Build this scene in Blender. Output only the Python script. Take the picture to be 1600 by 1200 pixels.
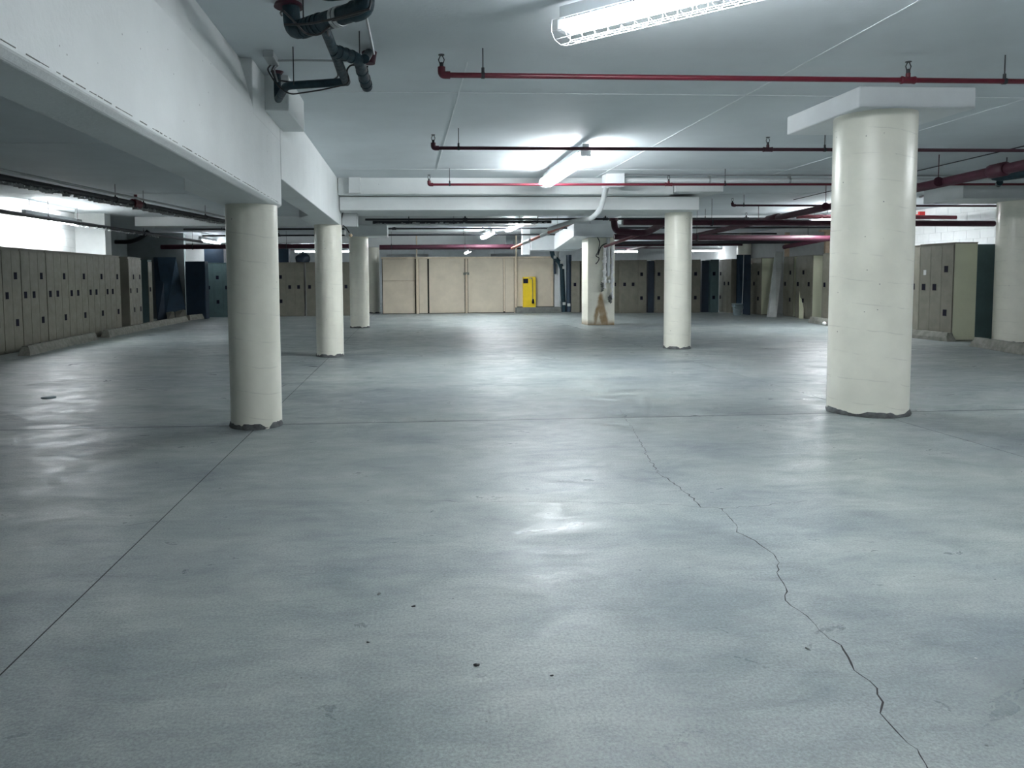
import bpy, math, random
from math import sin, cos, pi, radians
from mathutils import Vector, Matrix
random.seed(7)
for o in list(bpy.data.objects): bpy.data.objects.remove(o)
C = bpy.context.scene.collection
# ------------------------------------------------------------------ camera, world, exposure
YAW, PITCH, ROLL, CX, CY, FOC, CAMH = .0664, .0653, .0077, 717.5, 511.6, 1155.0, 1.25
fw = Vector((sin(YAW)*cos(PITCH), cos(YAW)*cos(PITCH), -sin(PITCH)))
rt = Vector((cos(YAW), -sin(YAW), 0)); dn = fw.cross(rt)
r2 = cos(ROLL)*rt + sin(ROLL)*dn; d2 = -sin(ROLL)*rt + cos(ROLL)*dn
cam = bpy.data.objects.new('camera', bpy.data.cameras.new('camera')); C.objects.link(cam)
m = Matrix((r2, -d2, -fw)).transposed().to_4x4(); m.translation = Vector((0, 0, CAMH))
cam.matrix_world = m
cam.data.sensor_fit = 'HORIZONTAL'; cam.data.sensor_width = 36; cam.data.lens = 36*FOC/1600
cam.data.shift_x = (800-CX)/1600; cam.data.shift_y = -(600-CY)/1600
cam.data.clip_start = .02; cam.data.clip_end = 200
bpy.context.scene.camera = cam
w = bpy.data.worlds.new('world'); bpy.context.scene.world = w; w.use_nodes = True
w.node_tree.nodes['Background'].inputs[0].default_value = (.5, .6, .65, 1)
w.node_tree.nodes['Background'].inputs[1].default_value = .05
vs = bpy.context.scene.view_settings
vs.view_transform = 'Standard'; vs.look = 'None'; vs.gamma = 1; vs.use_curve_mapping = False
vs.exposure = 1.16
LAMP = 42.0          # brightness of the fluorescent tubes

def at(px, py, X=None, Y=None, Z=None):
    D = fw + r2*((px-CX)/FOC) + d2*((py-CY)/FOC)
    i, v = (0, X) if X is not None else (1, Y) if Y is not None else (2, Z)
    O = Vector((0, 0, CAMH))
    return O + D*((v-O[i])/D[i])

# ------------------------------------------------------------------ materials
M = {}
def mat(name, col, rough=.6, metal=0, emit=0, noise=0, nscale=4, speck=0, bump=0, bscale=40, spec=.5, col2=None, rvar=0, wave=0):
    mt = bpy.data.materials.new(name); mt.use_nodes = True; nt = mt.node_tree; N = nt.nodes; L = nt.links
    b = N['Principled BSDF']; b.inputs['Roughness'].default_value = rough; b.inputs['Metallic'].default_value = metal
    b.inputs['Specular IOR Level'].default_value = spec
    c = (*col, 1); b.inputs['Base Color'].default_value = c
    if emit:
        b.inputs['Emission Color'].default_value = c; b.inputs['Emission Strength'].default_value = emit
        M[name] = mt; return mt
    geo = N.new('ShaderNodeNewGeometry'); out = None
    def nz(scale, detail=6, rgh=.6):
        n = N.new('ShaderNodeTexNoise'); n.inputs['Scale'].default_value = scale; n.inputs['Detail'].default_value = detail
        n.inputs['Roughness'].default_value = rgh; L.new(geo.outputs['Position'], n.inputs['Vector']); return n
    n1 = nz(nscale)
    cr = N.new('ShaderNodeValToRGB'); cr.color_ramp.elements[0].position = .3; cr.color_ramp.elements[1].position = .7
    k = noise or .06
    dk = col2 or tuple(x*(1-2*k) for x in col)
    cr.color_ramp.elements[0].color = (*dk, 1); cr.color_ramp.elements[1].color = (*[min(1, x*(1+k*.5)) for x in col], 1)
    L.new(n1.outputs['Fac'], cr.inputs['Fac']); out = cr.outputs['Color']
    def mul(out, fac, c):
        mx = N.new('ShaderNodeMix'); mx.data_type = 'RGBA'; mx.blend_type = 'MIX'
        L.new(fac, mx.inputs['Factor']); L.new(out, mx.inputs['A']); mx.inputs['B'].default_value = (*c, 1)
        return mx.outputs['Result']
    if speck:                                   # bug holes and flecks of dirt
        v = N.new('ShaderNodeTexVoronoi'); v.inputs['Scale'].default_value = 9; L.new(geo.outputs['Position'], v.inputs['Vector'])
        r_ = N.new('ShaderNodeMapRange'); r_.inputs['From Min'].default_value = .045*speck; r_.inputs['From Max'].default_value = .03*speck
        L.new(v.outputs['Distance'], r_.inputs['Value'])
        sx = N.new('ShaderNodeSeparateColor'); L.new(v.outputs['Color'], sx.inputs[0])
        gt = N.new('ShaderNodeMath'); gt.operation = 'GREATER_THAN'; gt.inputs[1].default_value = .6; L.new(sx.outputs[0], gt.inputs[0])
        mm = N.new('ShaderNodeMath'); mm.operation = 'MULTIPLY'; L.new(r_.outputs[0], mm.inputs[0]); L.new(gt.outputs[0], mm.inputs[1])
        out = mul(out, mm.outputs[0], tuple(x*.35 for x in col))
    if wave:                                    # faint wound seams of a cardboard tube form, printed in the paint
        sp = N.new('ShaderNodeSeparateXYZ'); L.new(geo.outputs['Position'], sp.inputs[0])
        n3 = nz(1.5, 3); ad = N.new('ShaderNodeMath'); ad.operation = 'MULTIPLY_ADD'; ad.inputs[1].default_value = .12
        L.new(n3.outputs['Fac'], ad.inputs[0]); L.new(sp.outputs['Z'], ad.inputs[2])
        a2 = N.new('ShaderNodeMath'); a2.operation = 'MULTIPLY_ADD'; a2.inputs[1].default_value = .12; L.new(sp.outputs['X'], a2.inputs[0]); L.new(ad.outputs[0], a2.inputs[2])
        pp = N.new('ShaderNodeMath'); pp.operation = 'PINGPONG'; pp.inputs[1].default_value = .11; L.new(a2.outputs[0], pp.inputs[0])
        r_ = N.new('ShaderNodeMapRange'); r_.inputs['From Min'].default_value = .006; r_.inputs['From Max'].default_value = 0; r_.inputs['To Max'].default_value = wave*.6
        L.new(pp.outputs[0], r_.inputs['Value'])
        n4 = nz(6, 2); g4 = N.new('ShaderNodeMapRange'); g4.inputs['From Min'].default_value = .42; g4.inputs['From Max'].default_value = .6; L.new(n4.outputs['Fac'], g4.inputs['Value'])
        mm = N.new('ShaderNodeMath'); mm.operation = 'MULTIPLY'; L.new(r_.outputs[0], mm.inputs[0]); L.new(g4.outputs[0], mm.inputs[1])
        out = mul(out, mm.outputs[0], tuple(x*.55 for x in col))
    L.new(out, b.inputs['Base Color'])
    if rvar:
        n2 = nz(nscale*1.7); r_ = N.new('ShaderNodeMapRange'); r_.inputs['From Min'].default_value = .35; r_.inputs['From Max'].default_value = .65
        r_.inputs['To Min'].default_value = rough-rvar; r_.inputs['To Max'].default_value = rough+rvar
        L.new(n2.outputs['Fac'], r_.inputs['Value']); L.new(r_.outputs[0], b.inputs['Roughness'])
    if bump:
        n5 = nz(bscale, 4); bp = N.new('ShaderNodeBump'); bp.inputs['Strength'].default_value = bump; bp.inputs['Distance'].default_value = .01
        L.new(n5.outputs['Fac'], bp.inputs['Height']); L.new(bp.outputs[0], b.inputs['Normal'])
    M[name] = mt; return mt

mat('ceiling_paint', (.61, .66, .685), .75, noise=.05, nscale=1.2, bump=.15)
mat('seam_paint', (.72, .76, .78), .6)
mat('beam_paint', (.68, .71, .71), .7, noise=.05, nscale=1.5, speck=1.1, bump=.2)
mat('soffit_box', (.70, .73, .745), .6, noise=.03, bump=.1)
mat('column_paint', (.93, .915, .80), .3, noise=.05, nscale=2.5, speck=1.2, bump=.25, bscale=9, wave=.7, spec=.5)
mat('ragged_concrete', (.16, .17, .17), .9, noise=.3, nscale=14, bump=.8)
mat('wall_block', (.66, .68, .68), .7, noise=.04, bump=.3)
mat('mortar', (.5, .52, .52), .8)
mat('far_wall', (.56, .60, .61), .8, noise=.06)
mat('bare_wall', (.17, .20, .205), .85, noise=.12, nscale=2, bump=.3)  # white rear left walls, their shade put into the colour
mat('locker', (.215, .205, .165), .5, noise=.1, nscale=3, bump=.05, rvar=.1)
mat('locker_door', (.225, .215, .17), .45, noise=.1, nscale=5, bump=.08, rvar=.1)
mat('locker_cream', (.66, .67, .50), .5, noise=.05, nscale=2)
mat('locker_teal', (.09, .15, .155), .55, noise=.1)  # tan lockers darkened to teal for shade; also teal column, dark cabinet
mat('handle_black', (.006, .006, .018), .8, spec=.15)
mat('latch', (.04, .04, .055), .35, .6)
mat('navy', (.012, .03, .055), .5, noise=.1)
mat('navy_board', (.02, .05, .085), .6, noise=.15, nscale=6)
mat('plywood', (.60, .53, .42), .7, noise=.07, nscale=2.5, bump=.1)
mat('ply_frame', (.66, .56, .43), .7, noise=.08, nscale=6)
mat('gap_dark', (.015, .015, .014), .95, spec=.1)
mat('wood', (.55, .42, .30), .7, noise=.12, nscale=12)
mat('curb', (.17, .18, .165), .85, noise=.15, nscale=8, bump=.4)
mat('stop', (.27, .27, .235), .85, noise=.2, nscale=9, bump=.6, speck=.6)
mat('red_pipe', (.12, .008, .02), .4, noise=.12, nscale=8, rvar=.1)
mat('dark_red_pipe', (.05, .005, .018), .6, noise=.15, nscale=8)
mat('black_pipe', (.014, .016, .022), .5, noise=.2)
mat('lagging_flake', (.42, .44, .44), .8, noise=.2, nscale=20)
mat('teal_pipe', (.008, .030, .042), .55, noise=.25, nscale=14, bump=.3, rvar=.1, spec=.3)
mat('steel', (.42, .44, .45), .4, .7, noise=.1)
mat('white_pipe', (.62, .65, .66), .5, noise=.05)
mat('copper', (.5, .15, .11), .6, noise=.1)
mat('galv', (.60, .62, .60), .38, .35, noise=.06, nscale=7, rvar=.1)
mat('foil', (.93, .93, .93), .3, .05, noise=.12, nscale=25, bump=1, bscale=30)
mat('black_rubber', (.01, .01, .012), .45)
mat('lamp_housing', (.40, .43, .44), .5, .2)
mat('lamp_white', (.85, .88, .9), .35)
for nm_, k_ in (('tube', 1), ('tube_dim', .45), ('tube_bright', 2.1)): mat(nm_, (.93, .97, 1.0), emit=LAMP*k_)
mat('guard', (.85, .87, .9), .4, .2)
mat('yellow', (.80, .56, .01), .5, noise=.05, nscale=8)
mat('red_box', (.65, .03, .03), .5)
mat('worn', (.45, .48, .48), .7, noise=.25, nscale=20)
mat('speck', (.02, .02, .022), .8)
mat('white_plastic', (.85, .85, .84), .4)
mat('bucket', (.20, .26, .28), .5)

def floor_material():
    mt = bpy.data.materials.new('floor_concrete'); mt.use_nodes = True; nt = mt.node_tree; N = nt.nodes; L = nt.links
    b = N['Principled BSDF']; geo = N.new('ShaderNodeNewGeometry')
    def mapped(sc):
        mp = N.new('ShaderNodeMapping'); mp.inputs['Scale'].default_value = sc; L.new(geo.outputs['Position'], mp.inputs['Vector']); return mp.outputs[0]
    def nz(vec, scale, detail=8, rgh=.62, dist=0):
        n = N.new('ShaderNodeTexNoise'); n.inputs['Scale'].default_value = scale; n.inputs['Detail'].default_value = detail
        n.inputs['Roughness'].default_value = rgh; n.inputs['Distortion'].default_value = dist; L.new(vec, n.inputs['Vector']); return n.outputs['Fac']
    def ramp(f, a, ca, c_, cb):
        r = N.new('ShaderNodeValToRGB'); e = r.color_ramp.elements; e[0].position = a; e[1].position = c_; e[0].color = (*ca, 1); e[1].color = (*cb, 1)
        L.new(f, r.inputs['Fac']); return r.outputs['Color']
    def mix(a, b_, fac, mode='MULTIPLY'):
        mx = N.new('ShaderNodeMix'); mx.data_type = 'RGBA'; mx.blend_type = mode
        if isinstance(fac, float): mx.inputs['Factor'].default_value = fac
        else: L.new(fac, mx.inputs['Factor'])
        L.new(a, mx.inputs['A'])
        if isinstance(b_, tuple): mx.inputs['B'].default_value = (*b_, 1)
        else: L.new(b_, mx.inputs['B'])
        return mx.outputs['Result']
    P = geo.outputs['Position']
    base = ramp(nz(mapped((.5, .8, 1)), .9, 6, .55, .4), .32, (.265, .30, .315), .66, (.385, .425, .41))
    base = mix(base, ramp(nz(mapped((1, 1.9, 1)), 1.5, 9, .68, .5), .36, (.69, .73, .745), .64, (1.10, 1.09, 1.06)), .9)     # trowelled blotches
    base = mix(base, ramp(nz(mapped((1, 4, 1)), 3.5, 6, .7, .3), .35, (.88, .88, .9), .6, (1.04, 1.04, 1.04)), .7)
    base = mix(base, ramp(nz(P, 95, 3, .8), .3, (.55, .55, .55), .7, (1.3, 1.3, 1.3)), .8)                          # grain
    base = mix(base, ramp(nz(mapped((1, 2.2, 1)), 9, 8, .8, .3), .27, (.74, .75, .75), .5, (1, 1, 1)), .5)               # dirt
    v = N.new('ShaderNodeTexVoronoi'); v.inputs['Scale'].default_value = 5.5; L.new(P, v.inputs['Vector'])
    base = mix(base, ramp(v.outputs['Distance'], .02, (.25, .25, .25), .03, (1, 1, 1)), .8)                              # flecks
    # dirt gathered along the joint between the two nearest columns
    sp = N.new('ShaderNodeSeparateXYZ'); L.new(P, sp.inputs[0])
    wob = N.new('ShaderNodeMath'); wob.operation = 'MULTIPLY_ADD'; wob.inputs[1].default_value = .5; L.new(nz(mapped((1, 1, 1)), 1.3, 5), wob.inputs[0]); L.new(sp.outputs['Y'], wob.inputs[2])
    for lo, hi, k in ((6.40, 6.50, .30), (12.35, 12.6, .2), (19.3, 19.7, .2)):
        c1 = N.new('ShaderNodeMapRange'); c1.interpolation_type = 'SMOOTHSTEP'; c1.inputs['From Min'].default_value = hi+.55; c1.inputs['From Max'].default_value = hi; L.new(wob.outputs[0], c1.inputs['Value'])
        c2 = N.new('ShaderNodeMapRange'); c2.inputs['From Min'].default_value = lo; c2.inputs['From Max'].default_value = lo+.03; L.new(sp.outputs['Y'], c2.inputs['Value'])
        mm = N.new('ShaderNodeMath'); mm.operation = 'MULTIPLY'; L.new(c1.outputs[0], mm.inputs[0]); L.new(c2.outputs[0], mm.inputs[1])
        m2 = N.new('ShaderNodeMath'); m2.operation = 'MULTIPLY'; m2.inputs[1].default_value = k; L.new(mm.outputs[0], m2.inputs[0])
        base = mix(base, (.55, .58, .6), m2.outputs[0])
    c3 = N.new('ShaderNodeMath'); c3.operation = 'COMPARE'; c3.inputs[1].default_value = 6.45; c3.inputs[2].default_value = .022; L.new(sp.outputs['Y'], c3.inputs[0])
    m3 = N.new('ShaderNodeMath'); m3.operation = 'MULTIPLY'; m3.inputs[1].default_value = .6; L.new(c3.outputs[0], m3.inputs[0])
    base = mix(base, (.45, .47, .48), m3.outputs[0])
    # tyre arcs
    tv = N.new('ShaderNodeTexWave'); tv.wave_type = 'RINGS'; tv.rings_direction = 'Z'; tv.inputs['Scale'].default_value = .35; tv.inputs['Distortion'].default_value = 2.5; tv.inputs['Detail'].default_value = 3
    mp = N.new('ShaderNodeMapping'); mp.inputs['Location'].default_value = (4.5, -1.5, 0); L.new(P, mp.inputs['Vector']); L.new(mp.outputs[0], tv.inputs['Vector'])
    base = mix(base, ramp(tv.outputs['Fac'], .0, (.84, .85, .86), .12, (1, 1, 1)), .45)
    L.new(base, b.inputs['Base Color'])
    rr = N.new('ShaderNodeMapRange'); rr.inputs['From Min'].default_value = .3; rr.inputs['From Max'].default_value = .7
    rr.inputs['To Min'].default_value = .22; rr.inputs['To Max'].default_value = .62
    L.new(nz(mapped((1, 1.8, 1)), 2.3, 8, .72, 1.0), rr.inputs['Value']); L.new(rr.outputs[0], b.inputs['Roughness'])
    b.inputs['Specular IOR Level'].default_value = .4
    bp = N.new('ShaderNodeBump'); bp.inputs['Strength'].default_value = .35; bp.inputs['Distance'].default_value = .006
    L.new(nz(mapped((1, 1.5, 1)), 14, 10, .72), bp.inputs['Height']); L.new(bp.outputs[0], b.inputs['Normal'])
    M['floor'] = mt
floor_material()

def rust_column_material():
    mt = M['column_paint'].copy(); mt.name = 'stained_column'; nt = mt.node_tree; N = nt.nodes; L = nt.links
    b = N['Principled BSDF']; src = b.inputs['Base Color'].links[0].from_socket
    tc = N.new('ShaderNodeTexCoord'); sp = N.new('ShaderNodeSeparateXYZ'); L.new(tc.outputs['Object'], sp.inputs[0])
    nz = N.new('ShaderNodeTexNoise'); nz.inputs['Scale'].default_value = 5; nz.inputs['Detail'].default_value = 5; L.new(tc.outputs['Object'], nz.inputs['Vector'])
    def mth(op, a, b_, c_=None):
        n = N.new('ShaderNodeMath'); n.operation = op
        for i, v in enumerate((a, b_, c_)):
            if v is None: continue
            if isinstance(v, (int, float)): n.inputs[i].default_value = v
            else: L.new(v, n.inputs[i])
        return n.outputs[0]
    x = mth('ADD', sp.outputs['X'], mth('MULTIPLY', mth('SUBTRACT', nz.outputs['Fac'], .5), .12)); z = sp.outputs['Z']
    # run of rust: narrow at z=.85, spreading to both sides at the foot
    half = mth('MULTIPLY_ADD', mth('SUBTRACT', .95, z), .22, .035)
    d = mth('SUBTRACT', half, mth('ABSOLUTE', mth('SUBTRACT', x, -.01), 0))
    m1 = N.new('ShaderNodeMapRange'); m1.inputs['From Min'].default_value = -.01; m1.inputs['From Max'].default_value = .05; L.new(d, m1.inputs['Value'])
    top = N.new('ShaderNodeMapRange'); top.inputs['From Min'].default_value = .95; top.inputs['From Max'].default_value = .8; L.new(z, top.inputs['Value'])
    foot = N.new('ShaderNodeMapRange'); foot.inputs['From Min'].default_value = .16; foot.inputs['From Max'].default_value = .02; foot.inputs['To Max'].default_value = .9; L.new(z, foot.inputs['Value'])
    hole = N.new('ShaderNodeMapRange'); hole.inputs['From Min'].default_value = .0; hole.inputs['From Max'].default_value = .04
    hd = mth('SUBTRACT', mth('MULTIPLY', mth('SUBTRACT', .42, z), .22), mth('ABSOLUTE', mth('SUBTRACT', x, -.07), 0)); L.new(hd, hole.inputs['Value'])
    s = mth('MULTIPLY', mth('MULTIPLY', m1.outputs[0], top.outputs[0]), mth('SUBTRACT', 1, mth('MULTIPLY', hole.outputs[0], .75)))
    s = mth('MAXIMUM', s, foot.outputs[0])
    s = mth('MULTIPLY', s, mth('MULTIPLY_ADD', nz.outputs['Fac'], .8, .45)); cl = mth('MINIMUM', s, 1)
    mx = N.new('ShaderNodeMix'); mx.data_type = 'RGBA'; L.new(cl, mx.inputs['Factor']); L.new(src, mx.inputs['A']); mx.inputs['B'].default_value = (.27, .16, .05, 1)
    L.new(mx.outputs['Result'], b.inputs['Base Color']); M['stained_column'] = mt
rust_column_material()

# ------------------------------------------------------------------ mesh builder
class MB:
    def __init__(s): s.v = []; s.f = []; s.s = []
    def add(s, vs, fs, smooth=False):
        n = len(s.v); s.v += [tuple(v) for v in vs]; s.f += [tuple(i+n for i in f) for f in fs]; s.s += [smooth]*len(fs); return s
    def hexa(s, p):   # 4 bottom (ccw), 4 top
        return s.add(p, [(3, 2, 1, 0), (4, 5, 6, 7), (0, 1, 5, 4), (1, 2, 6, 5), (2, 3, 7, 6), (3, 0, 4, 7)])
    def box(s, x0, x1, y0, y1, z0, z1):
        return s.hexa([(x0, y0, z0), (x1, y0, z0), (x1, y1, z0), (x0, y1, z0), (x0, y0, z1), (x1, y0, z1), (x1, y1, z1), (x0, y1, z1)])
    def prism(s, poly, z0, z1):
        n = len(poly)
        return s.add([(x, y, z0) for x, y in poly]+[(x, y, z1) for x, y in poly],
                     [tuple(range(n-1, -1, -1)), tuple(range(n, 2*n))]+[(i, (i+1) % n, n+(i+1) % n, n+i) for i in range(n)])
    def sweep_y(s, poly, y0, y1):      # polygon in (x,z) extruded along y
        n = len(poly)
        return s.add([(x, y0, z) for x, z in poly]+[(x, y1, z) for x, z in poly],
                     [tuple(range(n)), tuple(range(2*n-1, n-1, -1))]+[(i, n+i, n+(i+1) % n, (i+1) % n) for i in range(n)])
    def tube(s, path, r, n=12, caps=True):
        P = [Vector(p) for p in path]; R = r if isinstance(r, (list, tuple)) else [r]*len(P)
        rings = []; up = None
        for i, p in enumerate(P):
            t = (P[min(i+1, len(P)-1)]-P[max(i-1, 0)])
            if t.length < 1e-9: t = Vector((0, 0, 1))
            t.normalize()
            if up is None: up = Vector((0, 0, 1)) if abs(t.z) < .9 else Vector((1, 0, 0))
            a = t.cross(up)
            if a.length < 1e-4: a = t.cross(Vector((1, 0.3, 0)))
            a.normalize(); b = a.cross(t); up = b
            rings.append([p+R[i]*(cos(2*pi*k/n)*a+sin(2*pi*k/n)*b) for k in range(n)])
        vs = [v for q in rings for v in q]
        s.add(vs, [(i*n+k, i*n+(k+1) % n, (i+1)*n+(k+1) % n, (i+1)*n+k) for i in range(len(P)-1) for k in range(n)], True)
        if caps:
            s.add(rings[0], [tuple(range(n-1, -1, -1))]); s.add(rings[-1], [tuple(range(n))])
        return s
    def lathe(s, prof, cx=0, cy=0, n=24, jit=None):      # prof: (r,z)
        vs = []
        for i, (r, z) in enumerate(prof):
            for k in range(n):
                a = 2*pi*k/n; rr, zz = (r, z) if not jit else jit(r, z, a, i)
                vs.append((cx+rr*cos(a), cy+rr*sin(a), zz))
        s.add(vs, [(i*n+k, i*n+(k+1) % n, (i+1)*n+(k+1) % n, (i+1)*n+k) for i in range(len(prof)-1) for k in range(n)], True)
        s.add(vs[:n], [tuple(range(n-1, -1, -1))]); s.add(vs[-n:], [tuple(range(n))])
        return s
    def mesh(s, name, mt, off=(0, 0, 0)):
        me = bpy.data.meshes.new(name); ox, oy, oz = off
        me.from_pydata([(x-ox, y-oy, z-oz) for x, y, z in s.v], [], s.f)
        me.polygons.foreach_set('use_smooth', s.s); me.materials.append(M[mt] if isinstance(mt, str) else mt); me.update(); return me
def bend(pts, r, n=5):        # round the corners of a path
    pts = [Vector(p) for p in pts]; out = [pts[0]]
    for i in range(1, len(pts)-1):
        a, b, c = pts[i-1], pts[i], pts[i+1]; d1 = (a-b); d3 = (c-b); k = min(r, d1.length*.45, d3.length*.45)
        p, q = b+d1.normalized()*k, b+d3.normalized()*k
        for j in range(n+1):
            t = j/n; out.append((1-t)**2*p+2*t*(1-t)*b+t*t*q)
    out.append(pts[-1]); return out
ROOT = {}
def rootloc(p):
    x = Vector((0, 0, 0))
    while p: x += p.location; p = p.parent
    return x
def thing(name, label, cat, loc=(0, 0, 0), rotz=0, group=None):
    o = bpy.data.objects.new(name, None); C.objects.link(o); o.location = loc; o.rotation_euler = (0, 0, rotz); o.empty_display_size = .1
    o['label'] = label; o['category'] = cat
    if group: o['group'] = group
    return o
def part(name, mb, mt, parent, local=False, label=None, bev=0):
    o = bpy.data.objects.new(name, mb.mesh(name, mt, (0, 0, 0) if local else rootloc(parent))); C.objects.link(o); o.parent = parent
    if label: o['label'] = label
    if bev: bevel(o, bev)
    return o
def bevel(o, wd, seg=2):
    md = o.modifiers.new('bevel', 'BEVEL'); md.width = wd; md.segments = seg; md.limit_method = 'ANGLE'
def solo(name, mb, mt, label, cat, loc=(0, 0, 0), group=None, bev=0):
    o = bpy.data.objects.new(name, mb.mesh(name, mt, loc)); C.objects.link(o); o.location = loc; o['label'] = label; o['category'] = cat
    if group: o['group'] = group
    if bev: bevel(o, bev)
    return o
def struct(name, mb, mt):
    o = bpy.data.objects.new(name, mb.mesh(name, mt)); C.objects.link(o); o['kind'] = 'structure'; return o
def copy_tree(o, parent=None):
    c = o.copy(); C.objects.link(c); c.parent = parent
    for ch in list(o.children): copy_tree(ch, c)
    return c
ZC = 2.86
# ------------------------------------------------------------------ floor, ceiling, walls
XL, XR, YN, YF = -9.4, 12.5, -9.0, 40.0
fl = struct('floor', MB().box(XL-.3, XR+.3, YN-.2, YF+.3, -.2, -.02), 'gap_dark')
xs = [XL-.3, -1.32, 4.2, XR+.3]; ys = [YN-.2, 6.45, 12.45, 19.4, 27.2, YF+.3]
for i in range(3):
    for j in range(5):
        gx0, gx1 = (.0035 if i else 0), (.0035 if i < 2 else 0); gy0, gy1 = (.004 if j else 0), (.004 if j < 4 else 0)
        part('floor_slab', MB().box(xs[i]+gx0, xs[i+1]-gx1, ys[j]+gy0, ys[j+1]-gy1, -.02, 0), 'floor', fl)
for x_ in (-1.32, 4.2): part('joint_filler', MB().box(x_-.004, x_+.004, YN, YF, -.0205, -.0012), 'speck', fl)
for y_ in (6.45, 12.45, 19.4, 27.2): part('joint_filler', MB().box(XL, XR, y_-.0045, y_+.0045, -.0205, -.0012), 'speck', fl)
def crack(pts, w0, w1, jag=.012, seed=1):
    rnd = random.Random(seed); P = [at(x, y, Z=0) for x, y in pts]; Q = []
    for a, b in zip(P, P[1:]):
        n = max(2, int((b-a).length/.035))
        for k in range(n):
            p = a.lerp(b, k/n); Q.append(Vector((p.x+rnd.uniform(-jag, jag), p.y+rnd.uniform(-jag, jag), 0)))
    Q.append(P[-1]); vs = []; fs = []; N_ = len(Q)
    for i, p in enumerate(Q):
        t = (Q[min(i+1, N_-1)]-Q[max(i-1, 0)]).normalized(); nn = Vector((-t.y, t.x, 0)); w_ = (w0+(w1-w0)*i/N_)*rnd.uniform(.3, 1.3)
        vs += [p+nn*w_/2+Vector((0, 0, .0006)), p-nn*w_/2+Vector((0, 0, .0006))]
        if i: fs.append((2*i-2, 2*i-1, 2*i+1, 2*i))
    part('crack', MB().add(vs, fs), 'speck', fl)
crack([(968, 640), (990, 672), (1005, 700), (1013, 715), (1030, 740), (1050, 752), (1073, 770), (1097, 792), (1127, 795)], .002, .006, seed=1)
crack([(1127, 795), (1150, 820), (1152, 831), (1180, 845), (1207, 865), (1217, 880), (1213, 895), (1229, 918), (1226, 938), (1258, 962), (1280, 985), (1296, 998), (1312, 1007),
       (1333, 1047), (1361, 1064), (1381, 1098), (1378, 1115), (1420, 1160), (1440, 1180), (1452, 1208)], .004, .006, .006, seed=2)
crack([(1127, 795), (1190, 790), (1262, 782)], .003, .002, seed=3)
crack([(1097, 792), (1040, 788), (960, 786), (860, 784), (720, 784), (635, 782)], .003, .003, seed=4)
crack([(245, 815), (200, 822), (165, 822)], .004, .002, seed=5)
crack([(380, 782), (440, 780), (530, 776)], .002, .002, seed=6)
for x0_, x1_, y_ in ((85, 160, 596.5), (190, 352, 597), (440, 505, 597)):
    a, b = at(x0_, y_, Z=0), at(x1_, y_, Z=0); part('worn_line', MB().box(a.x, b.x, a.y-.012, a.y+.012, -.004, .0005), 'worn', fl)
ce = struct('ceiling', MB().box(XL-.3, XR+.3, YN-.2, YF+.3, ZC, ZC+.2), 'ceiling_paint')
seams = [((-1, 6.5), (12, 6.5)), ((-1, 10.95), (12, 10.95)), ((3.0, 1), (3.0, 12)), ((.45, 5.6), (.42, 11)), ((5.55, 1), (5.75, 11.9)), ((4, 14.0), (12, 14.0)), ((-7.5, 9), (-1.5, 9)), ((-7.5, 14), (-1.5, 14))]
for (a, b) in seams:
    d = (Vector(b)-Vector(a)).normalized(); n = Vector((-d.y, d.x))*.006
    part('form_seam', MB().prism([(a[0]+n.x, a[1]+n.y), (a[0]-n.x, a[1]-n.y), (b[0]-n.x, b[1]-n.y), (b[0]+n.x, b[1]+n.y)], ZC-.004, ZC+.01), 'seam_paint', ce)
WXL = -7.85
wl = struct('wall_left', MB().box(WXL-.3, WXL, YN, 19.4, 0, ZC), 'mortar')
struct('trim_2', MB().box(WXL, -7.15, 18.05, 18.4, 0, ZC), 'wall_block')
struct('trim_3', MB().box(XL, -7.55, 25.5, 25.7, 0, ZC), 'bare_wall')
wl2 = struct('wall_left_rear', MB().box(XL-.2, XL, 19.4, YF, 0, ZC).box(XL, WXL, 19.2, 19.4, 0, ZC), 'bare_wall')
wr = struct('wall_right', MB().box(XR, XR+.2, YN, YF, 0, ZC), 'mortar')
struct('wall_back', MB().box(XL-.2, XR+.2, YF, YF+.2, 0, ZC), 'far_wall')
struct('wall_front', MB().box(XL-.2, XR+.2, YN-.2, YN, 0, ZC), 'far_wall')
bm_l = MB().box(0, .012, 0, .392, 0, .193).mesh('block', 'wall_block')
def blocks(parent, X, side, y0, y1):
    for r_ in range(5):
        z = 1.86+.2*r_; y = y0-(.2 if r_ % 2 else 0)
        while y < y1:
            o = bpy.data.objects.new('block', bm_l); C.objects.link(o); o.parent = parent; o.location = (X if side > 0 else X-.012, y, z); y += .4
blocks(wl, WXL, 1, 11.0, 18.9); blocks(wr, XR, -1, 14.5, 20.3)
# end wall stub at the far left with the lit blockwork
struct('wall_stub', MB().box(XL, -7.25, 27.6, 27.8, 0, ZC), 'wall_block')

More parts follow.
